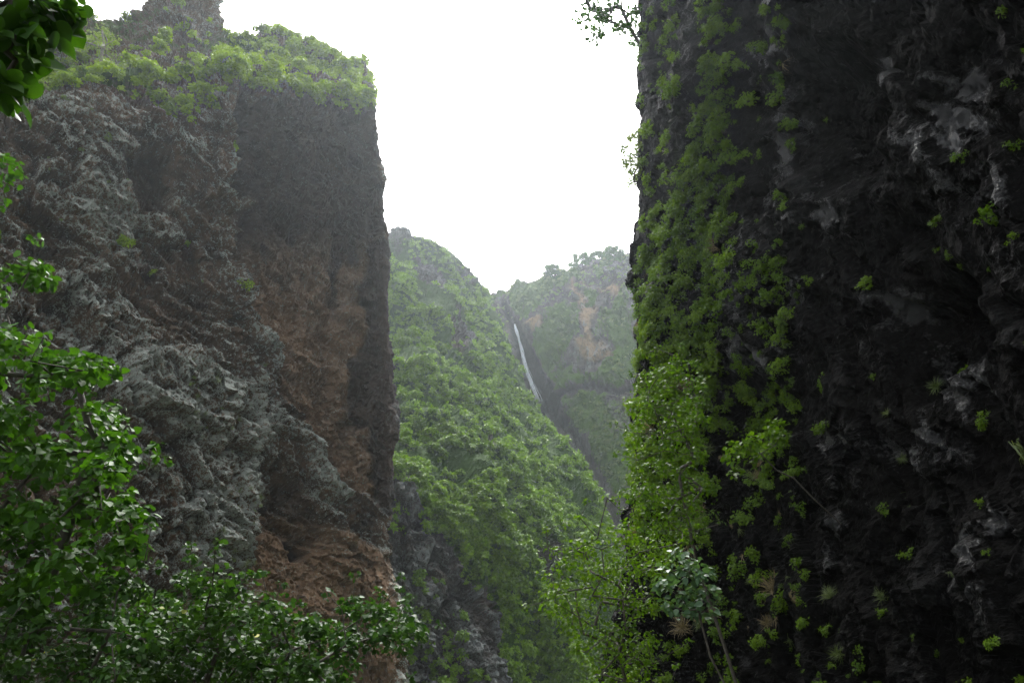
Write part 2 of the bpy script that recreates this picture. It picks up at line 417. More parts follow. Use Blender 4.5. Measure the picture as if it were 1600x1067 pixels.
    D = np.s_[::2, ::2]; s = surf(H[D], NN[D]); s.slope = slope[D]; s.recess = recess[D]; s.lich = lich[D]
    return s
LC = brown_cliff()

# ------------------------------------------------------------------ the green buttress and the wall the water falls down
def green_slope():
    U = [430, 520, 590, 625, 660, 700, 740]
    #  each row: list of (u, v, Y), left to right, last one is the silhouette
    R = [
        [(400, 1130, 108), (560, 1130, 110), (610, 1130, 112), (650, 1130, 114), (720, 1130, 117), (790, 1130, 124), (850, 1130, 138), (930, 1130, 152)],
        [(400, 980, 112), (560, 980, 114), (610, 980, 116), (650, 980, 118), (720, 980, 121), (790, 985, 129), (850, 1000, 146), (950, 1000, 163)],
        [(400, 880, 116), (560, 880, 118), (610, 880, 120), (650, 880, 122), (720, 880, 126), (790, 890, 138), (860, 900, 158), (975, 905, 176)],
        [(400, 780, 122), (560, 780, 124), (610, 780, 126), (650, 780, 128), (720, 785, 138), (790, 795, 154), (880, 808, 174), (950, 815, 190)],
        [(400, 680, 136), (560, 680, 138), (610, 680, 140), (650, 680, 146), (710, 685, 160), (770, 695, 178), (850, 702, 198), (893, 716, 210)],
        [(400, 580, 160), (560, 580, 164), (610, 580, 170), (650, 580, 177), (690, 588, 188), (740, 600, 203), (800, 612, 224), (824, 626, 233)],
        [(400, 490, 190), (560, 490, 195), (610, 490, 202), (640, 490, 209), (680, 494, 219), (720, 505, 230), (770, 520, 246), (789, 535, 254)],
        [(400, 430, 215), (560, 430, 220), (610, 430, 227), (635, 430, 233), (660, 432, 240), (695, 442, 249), (740, 463, 262), (768, 480, 271)],
        [(400, 395, 236), (560, 385, 242), (605, 392, 248), (625, 374, 254), (648, 380, 260), (685, 396, 267), (720, 425, 274), (762, 461, 282)],
    ]
    A = np.array([[P(*t) for t in r] for r in R])
    A = np.concatenate([A, A[-1:] + np.array((0, 25, -16))], 0)
    # the far side falls away behind the silhouette
    A = np.concatenate([A, A[:, -1:] + np.array((-7, 14, -5)), A[:, -1:] + np.array((-22, 50, -30))], 1)
    nr, nc = 400, 330
    ncol = A.shape[1] - 1
    wc = np.interp(np.linspace(0, 1, 101), [0, .04, .92, 1], [0, 1.5 / ncol, 7.2 / ncol, 1])
    G = cr(cr(A, nr, 0), nc, 1, wc)
    N = normals(G)
    if (N[..., 1] > 0).mean() > .5: N = -N
    u, v, d = project(G)
    p = G
    n0 = fbm(p * .03, 3, 105); n1 = fbm(p * np.array((.09, .09, .05)), 5, 101); rg = fbm(p * np.array((.1, .1, .04)), 5, 102, .55, True)
    f1, g1 = facets(p / np.array((4, 4, 7)), 11, 1.1); f2, g2 = facets(p / 2.0, 12, 1.1); f3, g3 = facets(p / .95, 13, 1.2)
    un = u + fbm(p * .05, 3, 110) * 45; vn = v + fbm(p * .05, 3, 111) * 45
    ribs = np.zeros_like(u)
    for pts, wd, am in (([(612, 450), (650, 560), (690, 660), (735, 760), (775, 860), (825, 950), (880, 1090)], 24, 6.5),
                        ([(650, 470), (700, 540), (760, 660), (800, 760), (830, 850)], 26, 3.5),
                        ([(690, 400), (740, 500), (790, 590), (850, 680), (910, 780)], 22, 3.0),
                        ([(625, 375), (650, 430), (700, 520)], 16, 3.5)):
        ribs += am * np.exp(-(seg_dist(un, v, pts) / wd) ** 2)
    for pts, wd, am in (([(640, 500), (690, 620), (740, 720), (790, 830)], 13, 3.5), ([(735, 470), (700, 560), (735, 600)], 12, 2.0),
                        ([(800, 840), (850, 960), (900, 1060)], 14, 3.0)):
        ribs -= am * np.exp(-(seg_dist(un, v, pts) / wd) ** 2)
    rock = np.zeros_like(u)
    for pg, k in (([(560, 770), (640, 765), (690, 800), (735, 880), (780, 960), (800, 1130), (560, 1130)], 1.0),
                  ([(640, 415), (672, 400), (690, 440), (680, 480), (650, 470)], .9), ([(610, 372), (640, 365), (650, 392), (615, 400)], .8),
                  ([(700, 410), (735, 430), (730, 470), (705, 450)], .7), ([(690, 500), (730, 520), (735, 580), (705, 560)], .6),
                  ([(775, 510), (805, 505), (806, 540), (780, 540)], .8), ([(735, 650), (755, 690), (770, 770), (745, 730)], .6),
                  ([(810, 870), (855, 860), (860, 930), (820, 920)], .6)):
        rock = np.maximum(rock, k * sstep(-9, 12, poly_sd(un, vn, pg)))
    disp = n0 * 6 + n1 * 3.2 + rg * 2.0 + ribs + (f1 * 2.4 + f2 * 1.3 + f3 * .7 - .5 * np.exp(-g1 / .08)) * (.3 + .7 * rock)
    damp = np.interp(np.linspace(0, 1, nc), np.linspace(0, 1, 101), wc) * ncol
    disp *= (1 - .75 * np.exp(-((damp - 7) / .5) ** 2))[None]
    H = G + N * disp[..., None]
    NN = normals(H)
    if (NN[..., 1] > 0).mean() > .5: NN = -NN
    lich = sstep(-.1, .6, f1 * .6 + f2 * .4 + fbm(p * .07, 4, 120) * .9 + .15) * rock
    brown = sstep(0, .4, fbm(p * .09, 3, 121)) * .5
    pale = sstep(-6, 10, poly_sd(un, v, [(614, 790), (640, 800), (652, 1000), (640, 1130), (615, 1130)]))
    lich = np.maximum(lich, .5 * pale)
    me = mk('green_slope', H, grid_faces(nr, nc), [M['slope_rock']], {'mask': np.stack([lich, brown, 0 * u, np.clip(1 - rock * 1.1, 0, 1)], -1).reshape(-1, 4)}, smooth=False)
    tag(link('green_slope', me), 'steep ribbed mountainside covered in green shrubs, grey rock at its foot', kind='structure')
    s = surf(H, NN); s.rock = rock; s.damp = np.broadcast_to(damp[None], u.shape)
    return s
GS = green_slope()

def waterfall_wall():
    U = [640, 720, 765, 800, 830, 860, 900, 950, 1000, 1060, 1140, 1250]
    Yt = [330, 326, 322, 317, 312, 306, 300, 294, 288, 280, 270, 256]
    rdg = [470, 468, 461, 455, 448, 440, 422, 405, 390, 378, 365, 350]
    rows = []
    for r, (v, dy) in enumerate(((1100, -75), (960, -58), (850, -44), (740, -30), (650, -20), (600, -15), (540, -9))):
        rows.append([P(u, v, y + dy + (3 if u in (830, 860) else 0)) for u, y in zip(U, Yt)])
    rows.append([P(u, rd * .45 + 540 * .55, y - 5) for u, y, rd in zip(U, Yt, rdg)])
    rows.append([P(u, rd * .78 + 540 * .22, y + 4) for u, y, rd in zip(U, Yt, rdg)])
    rows.append([P(u, rd, y + 16) for u, y, rd in zip(U, Yt, rdg)])
    A = np.array(rows)
    A = np.concatenate([A, A[-1:] + np.array((0, 30, -12))], 0)
    nr, nc = 300, 260
    G = cr(cr(A, nr, 0), nc, 1)
    N = normals(G)
    if (N[..., 1] > 0).mean() > .5: N = -N
    u, v, d = project(G); p = G
    un = u + fbm(p * .05, 3, 210) * 26; vn = v + fbm(p * .05, 3, 211) * 26
    f1, g1 = facets(p / np.array((3.5, 3.5, 8)), 31, 1.1); f2, g2 = facets(p / np.array((1.8, 1.8, 3)), 32, 1.1)
    disp = fbm(p * .035, 3, 205) * 6 + fbm(p * np.array((.1, .1, .035)), 5, 201, .55, True) * 3.5 + f1 * 2.2 + f2 * 1.0 - .5 * np.exp(-g1 / .08)
    gul = np.exp(-(seg_dist(u, v, [(785, 470), (803, 505), (815, 545), (828, 590), (845, 628), (885, 680), (925, 740), (965, 820)]) / np.interp(v, [480, 620, 800], [7, 20, 26])) ** 2)
    fallw = sstep(-4, 8, poly_sd(un, v, [(800, 505), (822, 520), (850, 575), (882, 632), (842, 632), (812, 560)]))
    disp *= 1 - .8 * np.maximum(gul, fallw)
    disp -= 5 * gul
    ledge = seg_dist(un, vn, [(848, 632), (880, 612), (930, 605), (1000, 612)])
    disp += 2.6 * np.exp(-((vn - np.interp(u, [840, 880, 930, 1000], [622, 602, 595, 600])) / 9) ** 2) * ((u > 845) & (u < 1080)) - 2.2 * np.exp(-(ledge / 7) ** 2)
    soft = sstep(-8, 10, poly_sd(un, vn, [(880, 640), (1020, 620), (1040, 900), (960, 800), (915, 700)]))
    disp *= 1 - .5 * soft
    H = G + N * disp[..., None]; NN = normals(H)
    if (NN[..., 1] > 0).mean() > .5: NN = -NN
    tan = np.zeros_like(u)
    for pg in ([(918, 440), (935, 445), (955, 455), (962, 470), (948, 468), (930, 452)], [(895, 445), (910, 445), (918, 475), (905, 472)], [(905, 478), (925, 480), (932, 530), (938, 560), (922, 545), (915, 510)],
               [(900, 530), (945, 530), (965, 560), (915, 565)], [(825, 500), (845, 495), (848, 515), (835, 520)]):
        tan = np.maximum(tan, sstep(-5, 6, poly_sd(un, vn, pg)))
    wet = np.clip(gul * (v < 660) * .9 + fallw + np.exp(-(ledge / 7) ** 2) * .6 + gul * (v >= 660) * .35, 0, 1)  # wet gully and fall; the line under the ledge only darkened
    rockm = sstep(-.25, .2, fbm(p * np.array((.05, .05, .03)), 4, 220) + .25 * sstep(960, 1010, u) + .15 * sstep(470, 520, v) * (u < 900) - .1)
    moss = np.clip((.85 - .85 * rockm) * (1 - tan) * (1 - wet) + .5 * soft, 0, 1) * (1 - gul * .8)
    lich = sstep(0, .6, f1 + fbm(p * .08, 3, 222)) * .8
    me = mk('waterfall_wall', H, grid_faces(nr, nc), [M['wall_rock']], {'mask': np.stack([lich, tan, wet, moss], -1).reshape(-1, 4)}, smooth=False)
    tag(link('waterfall_wall', me), 'distant mossy rock wall with tan scars that the waterfall runs down', kind='structure')
    s = surf(H, NN); s.moss = moss; s.tan = tan; s.wet = wet
    return s
WW = waterfall_wall()

# ------------------------------------------------------------------ the wet black cliff
def wet_cliff():
    plan = np.array([(60, 90), (30, 62), (14, 46), (9.0, 40), (6.9, 37.2), (6.6, 35.5), (7.3, 33), (8.6, 29), (9.6, 24), (10.3, 20), (10.9, 17), (11.3, 14), (11.6, 11), (11.9, 8), (12.4, 3), (13, -8), (14, -26), (17, -60)], float)
    Zk = np.array([-1.5, 0, 3, 8, 14, 20, 27, 35, 44, 55, 70, 74.0])
    rows = []
    for z in Zk:
        row = []
        for x, y in plan:
            far = sstep(22, 34, y)
            lean = .082 * far + (-.02) * (1 - far)
            dx = lean * (z - 16)
            if z > 71: dx += 12
            # talus: the foot swells out into the gorge
            dx -= 1.6 * math.exp(-max(z, 0) / 3.0)
            row.append((x + dx, y, z))
        rows.append(row)
    A = np.array(rows)
    nr, nc = 480, 540
    ncol = len(plan) - 1; nrow = len(Zk) - 1
    wc = np.interp(np.linspace(0, 1, 101), [0, .04, .10, .93, .97, 1], [0, 2.0 / ncol, 3.2 / ncol, 12.2 / ncol, 14 / ncol, 1])
    wr = np.interp(np.linspace(0, 1, 101), [0, .45, .85, .95, 1], [0, 4.3 / nrow, 8 / nrow, 9.5 / nrow, 1])
    G = cr(cr(A, nr, 0, wr), nc, 1, wc)
    N = normals(G)
    cc = N[:, nc // 2]
    if cc[:, 0].mean() > 0: N = -N
    u, v, d = project(G); p = G
    # draped flow-rock: folds hang steeply and bend to one side
    ax = np.array((0, .42, .9)); al = p @ ax
    ps = p - .62 * al[..., None] * ax
    wv = np.stack([fbm(p * .35, 3, 340 + k) for k in range(3)], -1)
    ps = ps + wv * .9
    n0 = fbm(p * .13, 3, 301); n1 = fbm(ps * .6, 5, 302); rg = fbm(ps * .45, 5, 303, .55, True)
    f1, g1 = facets(ps / 1.25, 41, 1.1); f2, g2 = facets(ps / .5, 42, 1.2); f3, g3 = facets(p / np.array((.3, .3, .24)), 43, 1.2)
    hol = sstep(-30, 50, poly_sd(u, v, [(1230, 90), (1330, 70), (1390, 160), (1370, 280), (1270, 300), (1225, 200)]))
    hol = np.maximum(hol, sstep(-30, 40, poly_sd(u, v, [(1090, 590), (1170, 560), (1230, 650), (1150, 720), (1090, 690)])))
    hol = np.maximum(hol, sstep(-30, 40, poly_sd(u, v, [(1380, 480), (1500, 420), (1560, 520), (1420, 620)])) * .8)
    ribd = seg_dist(u, v, [(1120, -200), (1120, 0), (1105, 200), (1075, 330), (1050, 480), (1040, 700), (1040, 950)])
    disp = n0 * 1.5 + n1 * .75 + rg * .7 + f1 * .42 + f2 * .22 + f3 * .09 - .12 * np.exp(-g1 / .06)
    disp += .9 * np.exp(-(ribd / 32) ** 2) - 1.5 * hol
    disp *= np.clip(.45 + .55 * sstep(0, 30, np.abs(u - 1008)), 0, 1)
    H = G + N * disp[..., None]; NN = normals(H)
    if NN[:, nc // 2][:, 0].mean() > 0: NN = -NN
    gl = np.zeros_like(u)
    for (a, b_, ru, rv) in ((1205, 60, 30, 45), (1390, 110, 25, 25), (1480, 200, 50, 60), (1500, 130, 50, 25), (1300, 330, 45, 30), (1375, 480, 35, 30), (1480, 600, 60, 50), (1590, 250, 30, 60),
                            (1215, 230, 14, 90), (1240, 460, 16, 40), (1320, 830, 20, 50), (1440, 700, 60, 40), (1150, 450, 40, 70), (1560, 860, 40, 60), (1300, 690, 25, 40), (1180, 560, 40, 30)):
        gl = np.maximum(gl, np.exp(-((u - a) / ru) ** 2 - ((v - b_) / rv) ** 2))
    wet = np.clip(sstep(.05, .5, gl * .5 + fbm(ps * 2.6, 4, 320) * 1.6 + f2 * .25 - .10) * (.25 + .75 * gl) + .25 * sstep(0, .4, fbm(p * .3, 3, 323)), 0, 1)
    lich = sstep(.1, .7, f1 + f2 * .5 + fbm(p * .3, 3, 322)) * .5
    moss = np.clip(sstep(46, 0, ribd) * .4 + sstep(1180, 1040, u) * .15 + .3 * fbm(p * .4, 3, 330), 0, .7)
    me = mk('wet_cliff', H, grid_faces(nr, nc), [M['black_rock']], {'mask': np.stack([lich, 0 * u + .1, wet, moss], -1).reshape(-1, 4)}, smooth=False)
    tag(link('wet_cliff', me), 'wet black rock cliff hung with green plants along its edge', kind='structure')
    D = np.s_[::2, ::2]; s = surf(H[D], NN[D]); s.ribd = ribd[D]
    return s
RC = wet_cliff()

# ------------------------------------------------------------------ leaves, shrubs, grass tufts
rng = np.random.default_rng(7)
def unit(a): return a / (np.linalg.norm(a, axis=-1, keepdims=True) + 1e-9)
LEAF = {
    # x across, y along, z up out of the leaf; triangles
    'blade': (np.array([(0, 0, 0), (.32, .45, .09), (0, 1, -.06), (-.32, .45, .09)]), np.array([(0, 1, 2), (0, 2, 3)])),
    'ovate': (np.array([(0, 0, 0), (.30, .22, .05), (.33, .52, .07), (0, 1, -.10), (-.33, .52, .07), (-.30, .22, .05)]),
              np.array([(0, 1, 2), (0, 2, 3), (0, 3, 4), (0, 4, 5)])),
    'heart': (np.array([(0, .05, 0), (.28, -.05, .05), (.5, .22, .10), (.40, .6, .06), (0, 1.02, -.10), (-.40, .6, .06), (-.5, .22, .10), (-.28, -.05, .05), (0, .5, -.02)]),
              np.array([(0, 1, 8), (1, 2, 8), (2, 3, 8), (3, 4, 8), (4, 5, 8), (5, 6, 8), (6, 7, 8), (7, 0, 8)])),
    'round': (np.array([(0, .08, 0), (.16, -.03, .03), (.33, -.02, .06), (.45, .1, .09), (.5, .28, .10), (.46, .48, .09), (.36, .66, .06), (.19, .82, .0), (0, .98, -.10)]
                       + [(-.19, .82, .0), (-.36, .66, .06), (-.46, .48, .09), (-.5, .28, .10), (-.45, .1, .09), (-.33, -.02, .06), (-.16, -.03, .03), (0, .4, -.03)]),
              np.array([(i, (i + 1) % 16, 16) for i in range(16)])),
    'strap': (np.array([(-.014, 0, 0), (.014, 0, 0), (.018, .4, .10), (-.018, .4, .10), (.012, .75, .02), (-.012, .75, .02), (0, 1, -.22)]),
              np.array([(0, 1, 2), (0, 2, 3), (3, 2, 4), (3, 4, 5), (5, 4, 6)])),
}
def leaves(pos, nrm, along, size, shape, r=None):
    """many leaves as one vertex/triangle array"""
    T, Fc = LEAF[shape]
    n = unit(nrm); y = along - (along * n).sum(-1, keepdims=True) * n; y = unit(y); x = np.cross(y, n)
    V = pos[:, None] + size[:, None, None] * (T[None, :, :1] * x[:, None] + T[None, :, 1:2] * y[:, None] + T[None, :, 2:] * n[:, None])
    k = len(T)
    Fi = (Fc[None] + (np.arange(len(pos)) * k)[:, None, None]).reshape(-1, 3)
    r = rng.random(len(pos)) if r is None else r
    return V.reshape(-1, 3), Fi, np.repeat(r, k)
def tubes(segs, sides=5):
    """tapered tubes: segs = (p0, p1, r0, r1)"""
    V, Fi = [], []
    for p0, p1, r0, r1 in segs:
        a = unit(np.asarray(p1, float) - p0)
        h = np.array((1., 0, 0)) if abs(a[0]) < .8 else np.array((0, 1., 0))
        x = unit(np.cross(a, h)); y = np.cross(a, x)
        b = len(V) * sides * 2
        t = np.arange(sides) * 2 * math.pi / sides
        ring = np.cos(t)[:, None] * x + np.sin(t)[:, None] * y
        V.append(np.concatenate([np.asarray(p0) + ring * r0, np.asarray(p1) + ring * r1]))
        j = np.arange(sides); k = (j + 1) % sides
        Fi.append(np.concatenate([np.stack([b + j, b + k, b + k + sides], -1), np.stack([b + j, b + k + sides, b + j + sides], -1)]))
    return np.concatenate(V), np.concatenate(Fi)
def clump_leaves(cen, rad, n, ls, shape, up=.6, spread=.55, droop=.3):
    """leaves on the outside of round clumps; cen (k,3), rad (k,), n leaves each"""
    k = len(cen)
    d = unit(rng.normal(size=(k, n, 3)) + np.array((0, 0, .35)))
    rr = rad[:, None, None] * rng.uniform(.45, 1.05, (k, n, 1))
    pos = cen[:, None] + d * rr * np.array((1, 1, .8))
    nr = unit(d * .6 + np.array((0, 0, up)) + rng.normal(size=(k, n, 3)) * spread)
    al = unit(d * np.array((1, 1, .3)) + rng.normal(size=(k, n, 3)) * .6 + np.array((0, 0, -droop)))
    sz = ls * rng.uniform(.6, 1.25, (k, n))
    rn = np.clip(rng.random((k, 1)) * .45 + rng.random((k, n)) * .55, 0, 1)
    return leaves(pos.reshape(-1, 3), nr.reshape(-1, 3), al.reshape(-1, 3), sz.reshape(-1), shape, rn.reshape(-1))
def shrub_arrays(k, n, ls, shape='ovate', flat=.75, stems=True, up=.6):
    """a shrub of radius about 1 standing on the origin"""
    d = unit(rng.normal(size=(k, 3)) + np.array((0, 0, .5)))
    cen = d * rng.uniform(.35, .85, (k, 1)) * np.array((1, 1, flat)) + np.array((0, 0, .42))
    V, Fi, r = clump_leaves(cen, rng.uniform(.22, .42, k), n, ls, shape, up)
    if stems:
        segs = [((0, 0, -.35), tuple(c * np.array((.45, .45, .5))), .035, .022) for c in cen]
        segs += [(tuple(c * np.array((.45, .45, .5))), tuple(c), .02, .006) for c in cen]
        V2, F2 = tubes(segs, 3)
        mi = np.concatenate([np.zeros(len(Fi), int), np.ones(len(F2), int)])
        return np.concatenate([V, V2]), np.concatenate([Fi, F2 + len(V)]), np.concatenate([r, np.zeros(len(V2))]), mi
    return V, Fi, r, np.zeros(len(Fi), int)
def tuft_arrays(n, hang=False):
    az = rng.uniform(0, 2 * math.pi, n); el = rng.uniform(.25, 1.35, n)
    al = np.stack([np.cos(az) * np.cos(el), np.sin(az) * np.cos(el), np.sin(el)], -1)
    if hang: al = unit(al * np.array((.55, .55, .15)) + np.array((0, 0, -.75)))
    nr = unit(np.cross(al, rng.normal(size=(n, 3))) + np.array((0, 0, .5)))
    sz = rng.uniform(.5, 1.2, n)
    V, Fi, r = leaves(rng.normal(size=(n, 3)) * .07, nr, al, sz, 'strap')
    return V, Fi, r, np.zeros(len(Fi), int)
def frame_from(nrm, upw, yaw):
    """3x3 with z between world up and the surface normal"""
    z = unit(np.array((0, 0, 1.)) * upw + nrm * (1 - upw))
    h = np.array((math.cos(yaw), math.sin(yaw), 0.)); x = unit(np.cross(h, z)); y = np.cross(z, x)
    return np.stack([x, y, z], 1)

def pick(s, dens, n, minpx=0):
    """choose n grid points of a surface, weighted by seen area times density"""
    view = unit(CAM - s.G)
    cosv = np.clip((view * s.N).sum(-1), 0.03, 1)
    wgt = (s.area * cosv / s.d ** 2 * dens * (s.d > 1)).ravel()
    wgt = np.clip(wgt, 0, None); wgt /= wgt.sum()
    idx = rng.choice(len(wgt), size=n, replace=False, p=wgt)
    return s.G.reshape(-1, 3)[idx], s.N.reshape(-1, 3)[idx], s.u.ravel()[idx], s.v.ravel()[idx], s.d.ravel()[idx]

def plant(name, protos, lows, mats, items, label, cat, group, stuff_name=None, stuff_label=None, limit=300):
    """items: (pos, 3x3, scale); the ones that show largest become objects of their own, the rest one mass"""
    items = sorted(items, key=lambda t: -t[2] / t[3])
    mes = [mk(name, p[0], p[1], mats, {'rnd': p[2]}, p[3]) for p in protos]
    for i, (pos, R, s, d) in enumerate(items[:limit]):
        o = bpy.data.objects.new(name, mes[i % len(mes)]); col.objects.link(o)
        m = Matrix([[*(R[r] * s), pos[r]] for r in range(3)] + [[0, 0, 0, 1]])
        o.matrix_world = m
        tag(o, label, cat, group, 'thing')
    rest = items[limit:]
    if rest:
        Vs, Fs, Rs, Ms, off = [], [], [], [], 0
        for i, (pos, R, s, d) in enumerate(rest):
            V, Fi, r, mi = lows[i % len(lows)]
            Vs.append((V * s) @ R.T + pos); Fs.append(Fi + off); off += len(V)
            Rs.append(np.clip(r * .6 + rng.uniform(-.05, .45), 0, 1)); Ms.append(mi)
        o = link(stuff_name, mk(stuff_name, np.concatenate(Vs), np.concatenate(Fs), mats, {'rnd': np.concatenate(Rs)}, np.concatenate(Ms)))
        tag(o, stuff_label, cat, kind='stuff')

def items_on(s, dens, n, smin, smax, upw=.6, sink=.1, power=2.0):
    pos, nr, u, v, d = pick(s, dens, n)
    out = []
    for i in range(n):
        sc_ = smin + (smax - smin) * rng.random() ** power
        out.append((pos[i] - nr[i] * sink * sc_, frame_from(nr[i], upw, rng.uniform(0, 6.28)), sc_, d[i]))
    return out

def pm(s, pts, soft=8, rag=14, seed=500, sc_=.12):
    un = s.u + fbm(s.G * sc_, 3, seed) * rag * 2; vn = s.v + fbm(s.G * sc_, 3, seed + 5) * rag * 2
    return sstep(-soft, soft, poly_sd(un, vn, pts))

# --- shrubs on the mountainside
def slope_veg():
    s = GS
    dens = (1 - s.rock) ** 2 * np.clip(.6 + 2.2 * fbm(s.G * .045, 4, 410), .03, 1.5) * (s.u > 596) * (s.v < 1090) * (s.damp < 7.6)
    dens = dens * np.where(s.v > 840, .55, 1.0)
    it = items_on(s, dens, 3100, .55, 1.8, .65, .05, 1.7)
    it += items_on(s, (s.rock > .3) * (s.v > 700) * sstep(0, .3, fbm(s.G * .08, 3, 411)) * (s.u > 600), 130, .6, 1.4, .6)
    it += items_on(s, (s.damp > 6.5) * (s.damp < 7.05) * (s.v < 840) * 1.0, 150, .5, 1.2, .7)
    plant('slope_shrub', [shrub_arrays(9, 24, .40, 'ovate', up=.8) for _ in range(6)], [shrub_arrays(7, 12, .53, 'blade', stems=False, up=.8) for _ in range(6)],
          [M['leaf_slope'], M['bark']], it, 'leafy green shrub on the steep mountainside below the grey peak', 'shrub', 'shrubs on the mountainside',
          'slope_undergrowth', 'dense green undergrowth carpeting the steep mountainside')
slope_veg()

# --- tufts and shrubs on the waterfall wall
def wall_veg():
    s = WW
    top = np.exp(-((s.v - np.interp(s.u, [765, 830, 900, 950, 1000, 1060], [461, 448, 422, 405, 390, 378]) - 22) / 22) ** 2)
    dens = np.clip(s.moss * np.clip(.4 + 2 * fbm(s.G * .05, 4, 420), 0, 1) + 1.2 * top, 0, 2) * (1 - s.wet) * (1 - s.tan) * (s.u > 755) * (s.u < 1090) * (s.v < 860)
    it = items_on(s, dens, 900, .5, 1.5, .6, .05, 2.0)
    plant('wall_shrub', [shrub_arrays(9, 22, .34, 'ovate') for _ in range(4)], [shrub_arrays(6, 12, .42, 'blade', stems=False) for _ in range(5)],
          [M['leaf_pale'], M['bark']], it, 'small pale shrub growing on the waterfall rock wall', 'shrub', 'shrubs on the waterfall wall',
          'wall_undergrowth', 'low pale plants and moss clinging to the waterfall wall', limit=220)
wall_veg()

# --- shrubs along the rim of the brown cliff
def rim_veg():
    s = LC
    hi = pm(s, [(340, 70), (380, 50), (470, 45), (600, 80), (600, 160), (560, 172), (500, 168), (470, 155), (420, 140), (350, 125)], 6, 10)
    mid = pm(s, [(200, 90), (260, 80), (330, 100), (345, 170), (290, 205), (250, 185), (205, 150)], 8, 16)
    lef = pm(s, [(-150, 100), (60, 70), (150, 60), (215, 95), (200, 140), (120, 135), (40, 150), (-150, 175)], 8, 16)
    up = pm(s, [(-150, -20), (90, -20), (150, 40), (120, 80), (-150, 110)], 8, 14) * .5
    pk = pm(s, [(180, 45), (240, 15), (340, 10), (345, 70), (200, 100)], 8, 14) * .22
    edge = pm(s, [(335, 20), (350, 20), (350, 120), (335, 120)], 5, 8) * .8
    n = np.clip(.75 + 1.6 * fbm(s.G * .1, 3, 430), .05, 1.4)
    dens = (hi * 2.2 + mid * 1.0 + lef * .75 + up + pk + edge) * n
    it = items_on(s, dens, 760, .5, 1.6, .55, .05, 1.5)
    plant('rim_shrub', [shrub_arrays(11, 28, .32, 'ovate', up=.7) for _ in range(6)], [shrub_arrays(9, 20, .36, 'blade', stems=False, up=.7) for _ in range(5)],
          [M['leaf_bright'], M['bark']], it, 'bright green shrub on the rim of the lichen-crusted brown cliff', 'shrub', 'shrubs on the brown cliff rim',
          'rim_undergrowth', 'bright green undergrowth along the rim of the brown cliff')
    # small plants down the face
    face = (1 - s.slope) * (1 - s.recess) * (.15 + s.lich) * sstep(.0, .35, fbm(s.G * .12, 4, 431)) * (s.v < 950) * (s.u < 430)
    it = items_on(s, face, 130, .18, .55, .35, .0, 2.5)
    it2 = items_on(s, face * (s.v > 550), 90, .3, .75, .35, .0, 2)
    plant('ledge_plant', [shrub_arrays(7, 22, .26, 'ovate') for _ in range(4)], None, [M['leaf_pale'], M['bark']], it,
          'little green plant rooted on the lichen-grey face of the brown cliff', 'plant', 'plants on the brown cliff face')
    plant('grass_tuft', [tuft_arrays(40) for _ in range(4)], None, [M['leaf_grass']], it2,
          'thin grass tuft on the lichen-grey face of the brown cliff', 'grass tuft', 'grass tufts on the brown cliff face')
    for (uu, vv, sz, lb) in ((195, 385, .95, 'round bright shrub alone on the grey lichen slab of the brown cliff'), (237, 432, .6, 'tiny yellow-green bush beside the lone shrub on the brown cliff'),
                             (358, 230, 1.15, 'leafy bush on the bulge at the edge of the dark recess'), (385, 455, 1.1, 'wispy pale bush above the long crack in the brown cliff'),
                             (290, 385, .6, 'low bush in a crevice below the dark hollow')):
        k = np.argmin((s.u - uu) ** 2 + (s.v - vv) ** 2 + 1e6 * (s.d > 130))
        V, Fi, r, mi = shrub_arrays(11, 34, .22, 'ovate')
        o = link('cliff_bush', mk('cliff_bush', V, Fi, [M['leaf_bright'], M['bark']], {'rnd': r}, mi))
        R = frame_from(s.N.reshape(-1, 3)[k], .5, uu) * sz; pos = s.G.reshape(-1, 3)[k]
        o.matrix_world = Matrix([[*R[i], pos[i]] for i in range(3)] + [[0, 0, 0, 1]])
        tag(o, lb, 'bush')
rim_veg()

